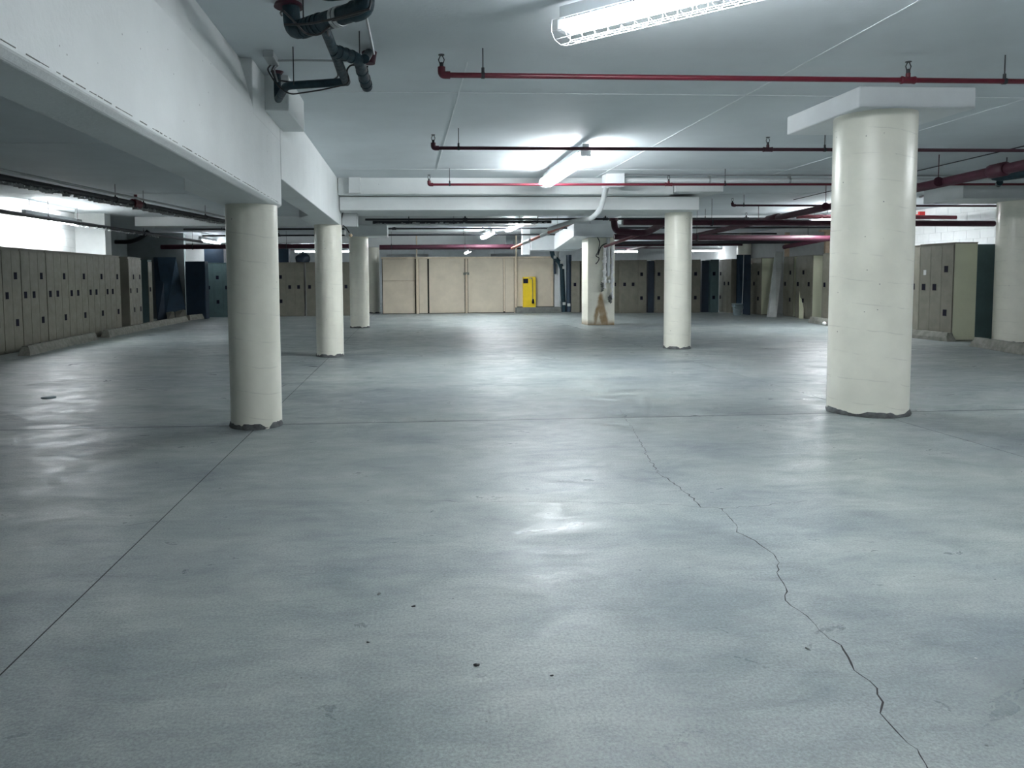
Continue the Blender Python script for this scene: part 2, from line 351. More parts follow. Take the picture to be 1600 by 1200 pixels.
# ------------------------------------------------------------------ beams
def beam(parts_, label, loc):
    t = thing('concrete_beam', label, 'beam', loc)
    for nm, mb in parts_: part(nm, mb, 'curb' if nm == 'chipped_edge' else 'beam_paint', t, bev=0 if nm == 'chipped_edge' else .008)
    return t
XF = -1.12
CE = MB(); rnd_ = random.Random(3); y_ = -1.0
while y_ < 6.5:
    l_ = rnd_.uniform(.01, .09); h_ = rnd_.uniform(.0, .004)
    CE.box(XF-.01, XF+.0015, y_, y_+l_, 1.920+rnd_.uniform(-.001, .001), 1.9225+h_*.5); y_ += l_*rnd_.uniform(.9, 2.2)
bl = beam([('beam_body', MB().sweep_y([(XF-.035, 1.885), (XF, 1.91), (XF, 2.50), (-1.18, 2.76), (-1.205, ZC), (-1.39, ZC), (-1.39, 1.885)], YN, 6.68)),
      ('beam_rear', MB().box(XF-.2, XF+.001, 5.55, 6.675, 2.46, ZC)),
      ('chipped_edge', CE),
      ('corbel', MB().prism([(-1.38, 4.7), (-1.37, 6.675), (-1.57, 6.675), (-1.57, 5.35)], 1.885, ZC))],
     'deep white concrete beam running overhead at the left, resting on the nearest left column', (-1.2, 6, 1.885))
beam([('beam_body', MB().sweep_y([(XF, 2.145), (XF, ZC), (-1.39, ZC), (-1.39, 2.145)], 6.70, 12.52)),
      ('corbel', MB().prism([(-1.38, 10.4), (-1.38, 12.51), (-1.58, 12.51), (-1.58, 10.9)], 2.145, ZC))],
     'shallower white concrete beam between the first and second left columns', (-1.2, 9, 2.145))
beam([('beam_body', MB().box(XF+.01, 4.82, 12.1, 13.25, 2.37, 2.585)), ('upper_step', MB().box(XF+.01, 4.3, 11.88, 13.3, 2.6, ZC)), ],
     'long white stepped concrete beam crossing the aisle behind the caged ceiling lamp', (1.8, 12.5, 2.37))
solo('drop_panel', MB().box(4.31, 5.1, 11.8, 13.3, 2.632, ZC), 'beam_paint', 'bright square drop panel on top of the crossing beam above the middle right column', 'drop panel', (4.7, 12.4, 2.64), bev=.01)
solo('drop_panel', MB().box(-.94, -.75, 11.8, 12.08, 2.61, ZC), 'beam_paint', 'small pale block in the corner where the left beam meets the crossing beam', 'drop panel', (-.85, 12, 2.6), bev=.01)
solo('drop_panel', MB().box(-1.125, -.93, 6.0, 6.85, 2.585, ZC), 'beam_paint', 'white concrete block under the ceiling on the left beam below the dark drain pipes', 'drop panel', (-1, 6.4, 2.59), bev=.01)
solo('drop_panel', MB().box(3.83, 4.87, 6.15, 7.36, 2.68, ZC), 'soffit_box', 'white square cap on top of the large near right column', 'column cap', (4.3, 6.7, 2.68), bev=.01)
solo('drop_panel', MB().box(9.65, 12.45, 12.4, 13.4, 2.59, ZC), 'beam_paint', 'grey cap above the column at the right edge of the photo', 'column cap', (10.9, 12.9, 2.59), bev=.01)
solo('drop_panel', MB().box(-1.62, -.55, 18.9, 19.9, 2.36, 2.62), 'beam_paint', 'grey cap above the third left column', 'column cap', (-1.1, 19.4, 2.36), bev=.01)
solo('concrete_beam', MB().box(-6.8, 3.3, 19.0, 19.6, 2.625, ZC), 'beam_paint', 'shallow crossing beam over the third left column', 'beam', (-1.8, 19.3, 2.62), bev=.01)
solo('concrete_beam', MB().box(-1.7, 3.6, 27.5, 28.2, 2.45, ZC), 'beam_paint', 'grey beam over the fourth left column in front of the far plywood hoarding', 'beam', (1, 27.9, 2.45), bev=.01)
solo('concrete_beam', MB().box(XL, -1.7, 27.0, 27.5, 2.6, ZC), 'beam_paint', 'dark beam over the far left lockers', 'beam', (-5, 27.2, 2.6), bev=.01)
solo('concrete_beam', MB().box(5.5, 12.3, 19.0, 19.8, 2.64, ZC), 'beam_paint', 'shallow beam behind the red mains at the right, over the leaning metal channel', 'beam', (9, 19.4, 2.64), bev=.01)
solo('soffit_duct', MB().hexa([(4.25, 19.0, 2.33), (5.45, 19.0, 2.33), (5.4, 24, 2.15), (4.62, 23.5, 2.15), (4.25, 19.0, 2.655), (5.45, 19.0, 2.655), (5.4, 24, 2.66), (4.62, 23.5, 2.66)])
     .hexa([(3.88, 23.5, 2.15), (5.4, 23.5, 2.15), (5.4, 24.3, 2.15), (3.88, 24.3, 2.15), (3.88, 23.5, 2.66), (5.4, 23.5, 2.66), (5.4, 24.3, 2.66), (3.88, 24.3, 2.66)]),
     'soffit_box', 'bent white boxed-in soffit hanging over the rust-stained square column', 'duct', (4.6, 20, 2.2), bev=.012)
solo('soffit_post', MB().box(3.62, 3.86, 23.6, 23.85, 2.02, ZC), 'beam_paint', 'short grey post hanging beside the bent white soffit', 'post', (3.74, 23.7, 2.0))
# ------------------------------------------------------------------ columns
def column(x, y, r, top, label, ragged=1, seed=0):
    t = thing('round_column', label, 'column', (x, y, 0)); rnd = random.Random(seed); ph = [rnd.uniform(0, 6.28) for _ in range(6)]
    def jit(rr, z, a, i):
        if i == 0: z = .012+.012*ragged*(1+sin(3*a+ph[0])+.6*sin(7*a+ph[1])+.4*sin(13*a+ph[2]))
        return rr*(1+.0015*sin(2*a+z*3+ph[3])), z
    nseg = 24
    part('shaft', MB().lathe([(r, .03)]+[(r, .08+(top-.08)*k/nseg) for k in range(nseg+1)], 0, 0, 72, jit), 'column_paint', t, True)
    def j2(rr, z, a, i): return rr*(1+.02*sin(5*a+ph[4])+.012*sin(11*a+ph[5])+.01*rnd.uniform(-1, 1)), z
    part('ragged_base', MB().lathe([(r*1.02, 0), (r*1.035, .012), (r*.99, .05)], 0, 0, 72, j2), 'ragged_concrete', t, True, 'dark crumbling joint')
    part('top_joint', MB().lathe([(r*.985, top-.01), (r*.985, top)], 0, 0, 48), 'ragged_concrete', t, True)
    return t
column(-1.335, 6.44, .215, 1.885, 'nearest of the four white round columns in the left row, under the deep beam', 1.4, 1)
column(-1.32, 12.27, .222, 2.145, 'second white round column of the left row, under the end of the shallower beam', .8, 2)
column(-1.31, 19.45, .25, 2.36, 'third white round column of the left row, between the second column and the hoarding', 1, 3)
column(-1.33, 27.85, .215, 2.45, 'farthest white round column of the left row, at the left end of the plywood hoarding', .6, 4)
column(4.2, 6.5, .337, 2.68, 'thick white round column near the right, standing under a square white cap', 1, 5)
column(4.71, 12.75, .232, 2.37, 'slim white round column under the right end of the crossing beam', .8, 6)
column(11.2, 12.95, .36, 2.59, 'white round column at the right edge of the photo behind a wheel stop', .8, 7)
column(at(1163, 380, Y=26.6).x, 26.6, .26, 2.86, 'dark teal round column rising behind the far right lockers', .8, 8)
C.objects['round_column.007'].children[0].data.materials[0] = M['locker_teal']
# square, rust-stained column with foil-wrapped pipes
sq = thing('square_column', 'white square column with brown rust stain and torn foil-wrapped pipes', 'column', (5.06, 19.3, 0))
part('shaft', MB().box(-.36, .36, 0, .7, 0, 2.31), M['stained_column'], sq, True, bev=.01)
def foil(cx, z0, z1, r, seed):
    rnd = random.Random(seed); n = 30
    return MB().tube([(cx+rnd.uniform(-.012, .012), -.05+rnd.uniform(-.008, .008), z0+(z1-z0)*k/n) for k in range(n+1)], [r*rnd.uniform(.65, 1.35) for _ in range(n+1)], 9)
part('foil_pipe', foil(.07, .98, 2.12, .045, 3), 'foil', sq, True)
part('foil_pipe', foil(.28, .70, 2.12, .04, 5), 'foil', sq, True)
part('pipe_stub', MB().tube([(.17, -.04, 1.3), (.17, -.04, 2.3)], .05, 12), 'white_pipe', sq, True)
part('torn_lagging', foil(.02, .92, 1.12, .04, 9), 'curb', sq, True, 'grey torn lagging')
part('torn_lagging', foil(.22, .62, .76, .045, 11), 'ragged_concrete', sq, True, 'dark frayed lagging')
part('valve', MB().lathe([(.03, 1.12), (.045, 1.14), (.045, 1.19), (.02, 1.21)], .18, -.07, 12), 'galv', sq, True)
part('cable', MB().tube(bend([(-.12, -.02, 2.33), (-.05, -.03, 2.2), (-.09, -.04, 1.95), (-.17, -.04, 1.82), (-.06, -.05, 1.78), (-.1, -.04, 1.68), (-.16, -.03, 1.62)], .1), .012, 6), 'black_rubber', sq, True)
part('cable', MB().tube(bend([(-.1, -.02, 1.85), (-.02, -.04, 2.1), (.15, -.05, 2.17), (.3, -.05, 2.12)], .1), .015, 6), 'black_rubber', sq, True)

# ------------------------------------------------------------------ lamps
def lamp(x, y, rz, label, length=2.44, guard=True, z=2.68, rod=True, tube='tube'):
    t = thing('fluorescent_lamp', label, 'lamp', (x, y, z), rz); h = length/2
    part('housing', MB().box(-h, h, -.04, .04, .045, .125), 'lamp_housing', t, True, bev=.005)
    part('reflector', MB().sweep_y([(0, 0)]*0 or [(-.062, .036), (-.04, .046), (.04, .046), (.062, .036), (.04, .041), (-.04, .041)], -h, h), 'lamp_white', t, True)
    t.children[-1].rotation_euler = (0, 0, pi/2)
    tb = MB().tube([(-h+.03, 0, 0), (h-.03, 0, 0)], .022, 12).mesh('tube', tube)
    for dy in (-.045, .045):
        o = bpy.data.objects.new('tube', tb); C.objects.link(o); o.parent = t; o.location = (0, dy, .002)
    for sx in (-1, 1): part('end_socket', MB().box(*sorted((sx*(h-.035), sx*h)), -.06, .06, -.02, .044), 'lamp_white', t, True)
    if rod:
        for sx in (-.82, .82): part('hanger_rod', MB().tube([(sx*h, 0, .12), (sx*h, 0, ZC-z)], .006, 6), 'steel', t, True)
    if guard:
        g = MB(); prof = [(-.10, .035), (-.105, -.03), (-.07, -.068), (0, -.08), (.07, -.068), (.105, -.03), (.10, .035)]
        n = 30
        for k in range(n+1):
            xx = -h-.012+(2*h+.024)*k/n; g.tube([(xx, a, b) for a, b in prof], .0022, 4, False)
        for a, b in prof[0:7]: g.tube([(-h-.012, a, b), (h+.012, a, b)], .0026, 4, False)
        part('wire_guard', g, 'guard', t, True)
    return t
lamp(1.80, 3.50, radians(-42.5), 'caged twin-tube ceiling lamp cut by the top edge of the photo')
lamp(2.05, 9.78, radians(90.3), 'caged twin-tube lamp over the aisle in front of the crossing beam', tube='tube_bright')
lamp(at(803, 352, Y=20).x, 20, radians(90), 'lit tube lamp just behind the crossing beam, nearer of the far pair', z=2.66, tube='tube_bright')
lamp(at(761, 365, Y=23.8).x, 23.8, radians(90), 'lit tube lamp over the far aisle, farther of the far pair', z=2.66, tube='tube_bright')
lamp(2.75, 35, radians(90), 'tiny lit lamp showing above the plywood hoarding', z=2.5, guard=False)
lamp(-7.35, 16.0, radians(90), 'tube lamp glowing above the left wall lockers', z=2.52, guard=False)
lamp(-6.9, 26.3, radians(90), 'tube lamp glowing behind the dark box on the far left lockers', z=2.6, guard=False, tube='tube_dim')
lamp(9.9, 16.6, radians(90), 'tube lamp by the right wall hidden behind the thick near column', z=2.6, guard=False, tube='tube_bright')
lamp(9.1, 33, 0, 'lit strip lamp seen above the lockers beside the rust-stained column', z=2.42, guard=False)
lamp(11.4, 29, 0, 'lit strip lamp above the far right lockers', z=2.3, guard=False, tube='tube_dim')
lamp(-3.8, 33, 0, 'strip lamp behind the far left lockers', z=2.5, guard=False)
lamp(2.0, -4.5, radians(90), 'ceiling lamp behind the viewer over the near aisle', z=2.66, guard=False)
lamp(8.3, 5.2, radians(90), 'ceiling lamp out of sight to the right of the thick near column', z=2.66, guard=False)

# ------------------------------------------------------------------ sprinkler lines
def sprinkler_head(t, x, y, z, mt='black_pipe'):
    mb = MB().tube([(x, y, z), (x, y, z+.035)], .014, 8)
    mb.tube([(x-.012, y, z+.03), (x-.02, y, z+.055), (x-.006, y, z+.085)], .004, 5).tube([(x+.012, y, z+.03), (x+.02, y, z+.055), (x+.006, y, z+.085)], .004, 5)
    mb.tube([(x, y, z+.085), (x, y, z+.09)], .022, 10)
    part('sprinkler_head', mb, mt, t)
def sprinkler_line(p0, p1, r, label, mt='red_pipe', rods=(), heads=(), tees=(), endhead=True, rodcol='black_pipe'):
    p0, p1 = Vector(p0), Vector(p1); t = thing('sprinkler_pipe', label, 'pipe', p0)
    path = [p0, p1]
    part('pipe', MB().tube(path, r, 14), mt, t)
    if endhead:
        e = MB().tube(bend([p0+Vector((.03, 0, 0)), p0+Vector((-.03, 0, 0)), p0+Vector((-.03, 0, .055))], .03), r*1.45, 12)
        part('elbow', e, mt, t); sprinkler_head(t, p0.x-.03, p0.y, p0.z+.05)
    d = (p1-p0)
    for xx in rods:
        k = (xx-p0.x)/d.x if abs(d.x) > abs(d.y) else (xx-p0.y)/d.y; q = p0+d*k
        part('hanger_rod', MB().tube([q+Vector((0, 0, r)), (q.x, q.y, ZC)], .0045, 6).tube([q+Vector((0, 0, r-.004)), q+Vector((0, 0, r+.035))], .011, 8), rodcol, t)
        part('clamp', MB().tube([q-d.normalized()*.012, q+d.normalized()*.012], r*1.25, 12), rodcol, t)
    for xx in heads:
        k = (xx-p0.x)/d.x if abs(d.x) > abs(d.y) else (xx-p0.y)/d.y; q = p0+d*k; dd = d.normalized()
        part('tee', MB().tube([q-dd*.055, q-dd*.05, q-dd*.035, q+dd*.035, q+dd*.05, q+dd*.055], [r*1.2, r*1.55, r*1.35, r*1.35, r*1.55, r*1.2], 12).tube([q, q+Vector((0, 0, r+.03))], r*.9, 10), mt, t)
        sprinkler_head(t, q.x, q.y, q.z+r+.025)
    return t
sprinkler_line((.27, 5.26, 2.672), (9.5, 5.26, 2.668), .0185, 'nearest red sprinkler pipe crossing under the ceiling', heads=(3.64,), rods=(.53, 4.38, 7.5))
sprinkler_line((.30, 8.0, 2.648), (11.9, 8.0, 2.646), .0185, 'second red sprinkler pipe, passing below the caged lamp', 'dark_red_pipe', heads=(3.95,), rods=(.54, 4.6, 8.5))
sprinkler_line((.33, 10.87, 2.625), (12.2, 10.87, 2.64), .0185, 'third red sprinkler pipe, just in front of the crossing beam', 'red_pipe', heads=(3.86,), rods=(.6, 4.72, 9))
sprinkler_line((6.36, 14.22, 2.649), (12.3, 14.22, 2.63), .02, 'short-ended dark sprinkler pipe right of the slim column', 'dark_red_pipe', rods=(6.56, 10))
for i, (Y, x0, x1, mt, lab) in enumerate([(17.2, -1.0, 12.2, 'black_pipe', 'dark sprinkler pipe just beyond the crossing beam'),
        (20.3, -6, 12, 'black_pipe', 'dark sprinkler pipe between the third left column and the far lamps'),
        (23.2, -6.3, 11.8, 'black_pipe', 'dark sprinkler pipe over the farther far lamp'),
        (30.5, -8, 12, 'dark_red_pipe', 'sprinkler pipe showing over the hoarding, nearer line'),
        (34, -8, 12, 'dark_red_pipe', 'sprinkler pipe showing over the hoarding, farther line')]):
    sprinkler_line((x0, Y, 2.63), (x1, Y, 2.63), .025, lab, mt, heads=[x0+2.3, x0+5.6, x0+9], rods=[x0+1, x0+4, x0+8, x0+11], endhead=False)
sprinkler_line((-1.0, 25.2, 2.35), (3.55, 25.2, 2.35), .075, 'thick maroon main crossing above the plywood hoarding', 'dark_red_pipe', rods=(-.6, 1.9), endhead=False)
sprinkler_line((-8.0, 24.6, 2.36), (-1.75, 24.6, 2.36), .075, 'thick maroon main crossing above the far left lockers', 'dark_red_pipe', rods=(-7, -4), endhead=False)
def flakes(name_parent, a, b, r, n, seed):
    rnd = random.Random(seed); mb = MB(); a, b = Vector(a), Vector(b); d = (b-a)
    for _ in range(n):
        q = a+d*rnd.random(); s = rnd.uniform(.008, .035); q = q+Vector((rnd.uniform(-.01, .01), 0, -r*rnd.uniform(.6, 1.3)))
        mb.hexa([q+Vector(v)*s for v in ((-1.5, -.5, -.6), (1, -.7, -.5), (1.4, .6, -.7), (-1, .5, -.4), (-1.1, -.6, .5), (1.3, -.4, .6), (1, .7, .4), (-1.2, .5, .6))])
    o = part('flaking_lagging', mb, 'lagging_flake', name_parent); o['kind'] = 'stuff'
t = sprinkler_line((-.8, 16.6, 2.52), (3.2, 16.6, 2.52), .035, 'dark lagged pipe with pale flakes right behind the crossing beam', 'black_pipe', rods=(1,), endhead=False)
flakes(t, (-.8, 16.55, 2.52), (3.2, 16.55, 2.52), .03, 45, 4)
A, B = at(-30, 271, Z=2.6), at(352, 346, Z=2.6)
t = sprinkler_line(A, B, .045, 'near dark lagged pipe with white flakes over the left bay', 'black_pipe', rods=(A.y+.4*(B.y-A.y), A.y+.52*(B.y-A.y), A.y+.86*(B.y-A.y)) if abs(B.y-A.y) > abs(B.x-A.x) else (), endhead=False)
flakes(t, A+Vector((0, 0, -.01)), B+Vector((0, 0, -.01)), .055, 330, 8)
part('upper_pipe', MB().tube([A+Vector((.05, 0, .09)), B+Vector((.05, 0, .09))], .02, 8), 'steel', t)
part('red_tee', MB().tube([A.lerp(B, .47), A.lerp(B, .50)], .075, 12).tube([A.lerp(B, .485), A.lerp(B, .485)+Vector((0, 0, .16))], .03, 8), 'red_pipe', t)
A, B = at(-40, 324, Z=2.5), at(316, 378, Z=2.5)
t = sprinkler_line(A, B, .04, 'far dark pipe along the top of the left wall lockers', 'black_pipe', rods=(A.y+.2*(B.y-A.y), A.y+.3*(B.y-A.y), A.y+.6*(B.y-A.y)), endhead=False)
flakes(t, A.lerp(B, .3), B.lerp(A, .3), .045, 60, 9)
part('branch', MB().tube(bend([at(232, 361, Y=20.5), at(222, 371, Y=20.5), at(205, 378, Y=20.5), at(180, 378, Y=20.5)], .3), .06, 10), 'black_pipe', t)
# heavy red mains at the right
A, B = at(1660, 245, Z=2.5), at(955, 396, Z=2.5)
mn = thing('fire_main', 'heavy dark red main running diagonally overhead at the right', 'pipe', A)
part('pipe', MB().tube([A, B], .062, 18), 'dark_red_pipe', mn)
q = at(1560, 266, Z=2.5); dd = (B-A).normalized()
part('coupling', MB().tube([q-dd*.14, q-dd*.12, q-dd*.05, q+dd*.05, q+dd*.12, q+dd*.14], [.064, .085, .085, .085, .085, .064], 16), 'dark_red_pipe', mn)
q = at(1208, 342, Z=2.5)
part('coupling', MB().tube([q-dd*.3, q-dd*.28, q+dd*.28, q+dd*.3], [.064, .095, .095, .064], 16), 'dark_red_pipe', mn)
for px_, py_ in ((1466, 284), (1290, 322), (1185, 346)):
    q = at(px_, py_, Z=2.5); part('hanger_rod', MB().tube([q+Vector((0, 0, .06)), (q.x, q.y, ZC)], .006, 6).tube([q-dd*.008, q+dd*.008], .0645, 14), 'dark_red_pipe', mn)
def main(p, q, r, label, mt, rods=()):
    return sprinkler_line(p, q, r, label, mt, rods=rods, endhead=False)
main((4.35, 14.9, 2.38), (12.3, 14.9, 2.33), .062, 'horizontal dark red main level with the top of the slim right column', 'dark_red_pipe', (6.2,))
main((4.95, 17.7, 2.24), (12.3, 17.7, 2.16), .07, 'lower red main passing above the leaning metal channel', 'dark_red_pipe', (7,))
main((8.6, 16.0, 2.58), (12.3, 16.0, 2.55), .045, 'short red branch pipe right of the diagonal main', 'red_pipe', (9.5,))
t = thing('fire_main', 'red main with an upturned elbow beside the rust-stained column', 'pipe', at(962, 362, Y=16))
part('pipe', MB().tube(bend([at(959, 343, Y=16), at(961, 361, Y=16), at(1008, 365, Y=16), at(1040, 347, Y=14.95), at(1062, 345, Y=14.9)], .25), .07, 16), 'dark_red_pipe', t)
part('flange', MB().tube([at(959, 341, Y=16), at(959, 345, Y=16)], .095, 16), 'dark_red_pipe', t)
part('branch_pipe', MB().tube([at(945, 385, Y=17.5), at(1006, 364, Y=16.1)], .035, 12), 'red_pipe', t)
t = thing('fire_main', 'deep red main stepping down over the far right lockers', 'pipe', at(1225, 385, Y=20))
part('pipe', MB().tube([at(1225, 386, Y=20.3), at(1330, 366, Y=18)], .06, 12), 'dark_red_pipe', t)
q = at(1262, 379, Y=19.5); part('hanger_rod', MB().tube([q, (q.x, q.y, ZC)], .006, 6), 'black_pipe', t)
main((5.3, 21.5, 2.28), (11.9, 21.5, 2.28), .05, 'dark main right of the rust-stained column, behind the red elbow', 'black_pipe', (8,))
main((5.3, 25, 2.36), (11.5, 25, 2.36), .035, 'thin dark main low over the far right lockers', 'dark_red_pipe', (7, 9.5))
# white conduit line right of junction box
t = thing('conduit_run', 'white conduit with a junction box running right along the crossing beam', 'conduit', (3.2, 11.45, 2.77))
bx0, bx1 = at(947, 280, Y=11.35).x, at(976, 280, Y=11.35).x
part('junction_box', MB().box(bx0, bx1, 11.35, 11.6, 2.66, ZC), 'soffit_box', t, bev=.004)
part('pipe', MB().tube([(bx1, 11.45, 2.765), (12.3, 11.45, 2.765)], .04, 14), 'white_pipe', t)
part('upper_pipe', MB().tube([(bx1, 11.4, 2.84), (12.3, 11.4, 2.84)], .012, 8), 'steel', t)
for xx in (4.7, 6.0, 7.9, 10): part('strap', MB().tube([(xx, 11.45, 2.765), (xx+.03, 11.45, 2.765)], .046, 12).box(xx, xx+.03, 11.42, 11.48, 2.8, ZC), 'steel', t)
part('drop_pipe', MB().tube(bend([(bx0+.04, 11.45, 2.68), at(944, 307, Y=11.7), at(938, 328, Y=11.85), at(925, 341, Y=12.0), at(895, 346, Y=14.0), at(858, 358, Y=16)], .12), .043, 14), 'white_pipe', t)
t = thing('copper_pipe', 'pinkish copper pipe sloping away under the far ceiling', 'pipe', at(880, 352, Y=17))
part('pipe', MB().tube([at(895, 347, Y=15.5), at(800, 388, Y=21)], .036, 12), 'copper', t)
for k in (.2, .8): q = at(895, 347, Y=15.5).lerp(at(800, 388, Y=21), k); part('hanger_rod', MB().tube([q, (q.x, q.y, ZC)], .005, 6), 'black_pipe', t)
part('joint', MB().tube([at(858, 363, Y=17.3), at(846, 368, Y=17.8)], .048, 12), 'white_pipe', t)
part('joint', MB().tube([at(829, 375, Y=18.8), at(818, 380, Y=19.5)], .048, 12), 'white_pipe', t)
# conduits on the ceiling at right
solo('ceiling_conduit', MB().tube([at(1240, 312, Z=2.84), at(1640, 219, Z=2.84)], .008, 6), 'black_pipe', 'thin dark conduit on the ceiling above the diagonal main', 'conduit', at(1440, 265, Z=2.84))
solo('ceiling_conduit', MB().tube([at(1437, 308, Z=2.84), at(1545, 283, Z=2.84)], .02, 6), 'black_pipe', 'short dark conduit below the diagonal main by the right wall', 'conduit', at(1490, 295, Z=2.84))
t = thing('wrapped_pipe', 'teal wrapped pipe ending at the right edge under the diagonal main', 'pipe', at(1555, 272, Z=2.62))
a = at(1552, 276, Z=2.62); b = at(1660, 262, Z=2.62)
part('pipe', MB().tube([a, a.lerp(b, .1), b], [.055, .075, .07], 14), 'teal_pipe', t)
part('lower_pipe', MB().tube([a+Vector((.1, 0, -.08)), (b.x, a.y+.2, a.z-.08)], .04, 12), 'teal_pipe', t)
part('hanger_rod', MB().tube([a.lerp(b, .2), (a.lerp(b, .2).x, a.lerp(b, .2).y, ZC)], .006, 6), 'black_pipe', t)
# ------------------------------------------------------------------ drain pipe cluster, top left
t = thing('drain_pipes', 'cluster of dark teal drain pipes with cables under the ceiling at the upper left', 'pipe', at(451, 6, Z=ZC))
zz = 2.66
f1 = at(451, 6, Z=ZC-.01)
part('flange', MB().lathe([(.085, ZC-.03), (.078, ZC-.012), (.06, ZC)], f1.x, f1.y, 24), 'dark_red_pipe', t, label='dark red ceiling flange')
A = Vector((f1.x+.01, f1.y, ZC)); B_ = Vector((f1.x+.02, f1.y, 2.69)); E_ = at(590, 5, Z=2.69)
E_ = at(553, 18, Z=2.69)
part('main_pipe', MB().tube(bend([A, B_, E_, E_+(E_-B_).normalized()*.02], .07), .05, 20), 'teal_pipe', t)
for k in (.18, .24, .32, .38, .46, .72, .78): q = B_.lerp(E_, k); part('coupling', MB().tube([q-(E_-B_).normalized()*.012, q+(E_-B_).normalized()*.012], .055, 18), 'teal_pipe' if k < .7 else 'steel', t)
part('end_riser', MB().tube(bend([E_, E_+(E_-B_).normalized()*.08, E_+(E_-B_).normalized()*.08+Vector((0, -.02, .2))], .06), .056, 18), 'teal_pipe', t)
q = at(520, -14, Z=2.75); part('upper_pipe', MB().tube(bend([q+Vector((-.12, 0, .1)), q+Vector((-.05, 0, 0)), q+Vector((.1, -.05, 0)), q+Vector((.3, -.3, 0))], .05), .055, 16), 'teal_pipe', t)
s0 = B_.lerp(E_, .5); s1 = at(541, 128, Z=2.62); s2 = at(447, 134, Z=2.62)
part('branch_pipe', MB().tube([s0, s1], .03, 14), 'teal_pipe', t)
f2 = at(433, 114, Z=ZC-.01)
part('branch_pipe', MB().tube(bend([s1+(s1-s2).normalized()*.01, s1, s2, Vector((f2.x, f2.y, 2.64)), Vector((f2.x, f2.y, ZC))], .06), .028, 14), 'teal_pipe', t)
part('flange', MB().lathe([(.035, ZC-.02), (.05, ZC)], f2.x, f2.y, 18), 'dark_red_pipe', t)
w0 = s0.lerp(s1, .42); w1 = at(560, 92, Z=2.66); w2 = at(573, 134, Z=2.60)
part('wrapped_branch', MB().tube(bend([w0, w1, w2, w2+(w2-w1).normalized()*.02], .05), .038, 16), 'teal_pipe', t)
for k in (.2, .45, .7): part('wrap_band', MB().tube([w0.lerp(w1, k), w0.lerp(w1, k+.05)], .042, 14), 'teal_pipe', t)
for k in (.4, .7, .9): part('wrap_band', MB().tube([w1.lerp(w2, k), w1.lerp(w2, k+.05)], .042, 14), 'teal_pipe', t)
q = at(577, 84, Z=ZC-.01); part('flange', MB().lathe([(.04, ZC-.08), (.055, ZC)], q.x, q.y, 16), 'dark_red_pipe', t)
part('riser', MB().tube([(q.x, q.y, ZC), (w1.x+.04, w1.y, w1.z)], .03, 12), 'teal_pipe', t)
for (px_, py_, zt) in ((474, 30, 2.66), (459, 133, 2.6), (562, 88, 2.7)):
    q = at(px_, py_, Z=zt); part('hanger_rod', MB().tube([q, (q.x, q.y, ZC)], .004, 6), 'black_pipe', t)
def cab(pts, r=.006, z=2.6): return MB().tube(bend([at(x, y, Z=zq) for x, y, zq in pts], .06), r, 6)
part('cable', cab([(425, 100, 2.84), (417, 108, 2.75), (432, 132, 2.62), (452, 148, 2.58), (500, 141, 2.58), (541, 132, 2.58)]), 'black_rubber', t)
part('cable', cab([(430, 100, 2.84), (424, 110, 2.75), (430, 125, 2.68), (470, 130, 2.66), (500, 134, 2.66), (530, 120, 2.66), (523, 100, 2.7)]), 'black_rubber', t)
part('cable', cab([(436, 102, 2.84), (428, 108, 2.75), (434, 128, 2.66)]), 'steel', t)
part('cable', cab([(541, 132, 2.58), (546, 125, 2.6), (541, 110, 2.66), (548, 101, 2.7), (575, 104, 2.7)]), 'black_rubber', t)
part('cable', cab([(440, 24, 2.66), (438, 20, 2.66), (442, 16, 2.66), (460, 34, 2.64), (478, 54, 2.6), (500, 55, 2.6), (515, 40, 2.64), (512, 52, 2.66), (522, 80, 2.66)]), 'black_rubber', t)
part('cable', cab([(520, 32, 2.6), (560, 22, 2.6), (577, 14, 2.62), (580, 0, 2.7), (576, -20, 2.84)]), 'black_rubber', t)
part('cable', cab([(444, 38, 2.6), (480, 38, 2.6), (520, 30, 2.6), (578, 14, 2.6)]), 'black_rubber', t)
t = thing('conduit_run', 'thin grey conduit with a small box on the ceiling beside the dark drain pipes', 'conduit', at(422, 92, Z=ZC))
a, b = at(411, 86, Z=ZC-.035), at(434, 98, Z=ZC-.035)
part('junction_box', MB().box(a.x, b.x, min(a.y, b.y), max(a.y, b.y)+.05, ZC-.045, ZC), 'lamp_housing', t)
part('conduit', MB().tube(bend([at(433, 95, Z=2.84), at(470, 94, Z=2.84), at(520, 95, Z=2.84), at(586, 98, Z=2.84), at(583, 78, Z=2.84), at(571, 20, Z=2.84), at(566, -20, Z=2.84)], .04), .008, 8), 'steel', t)

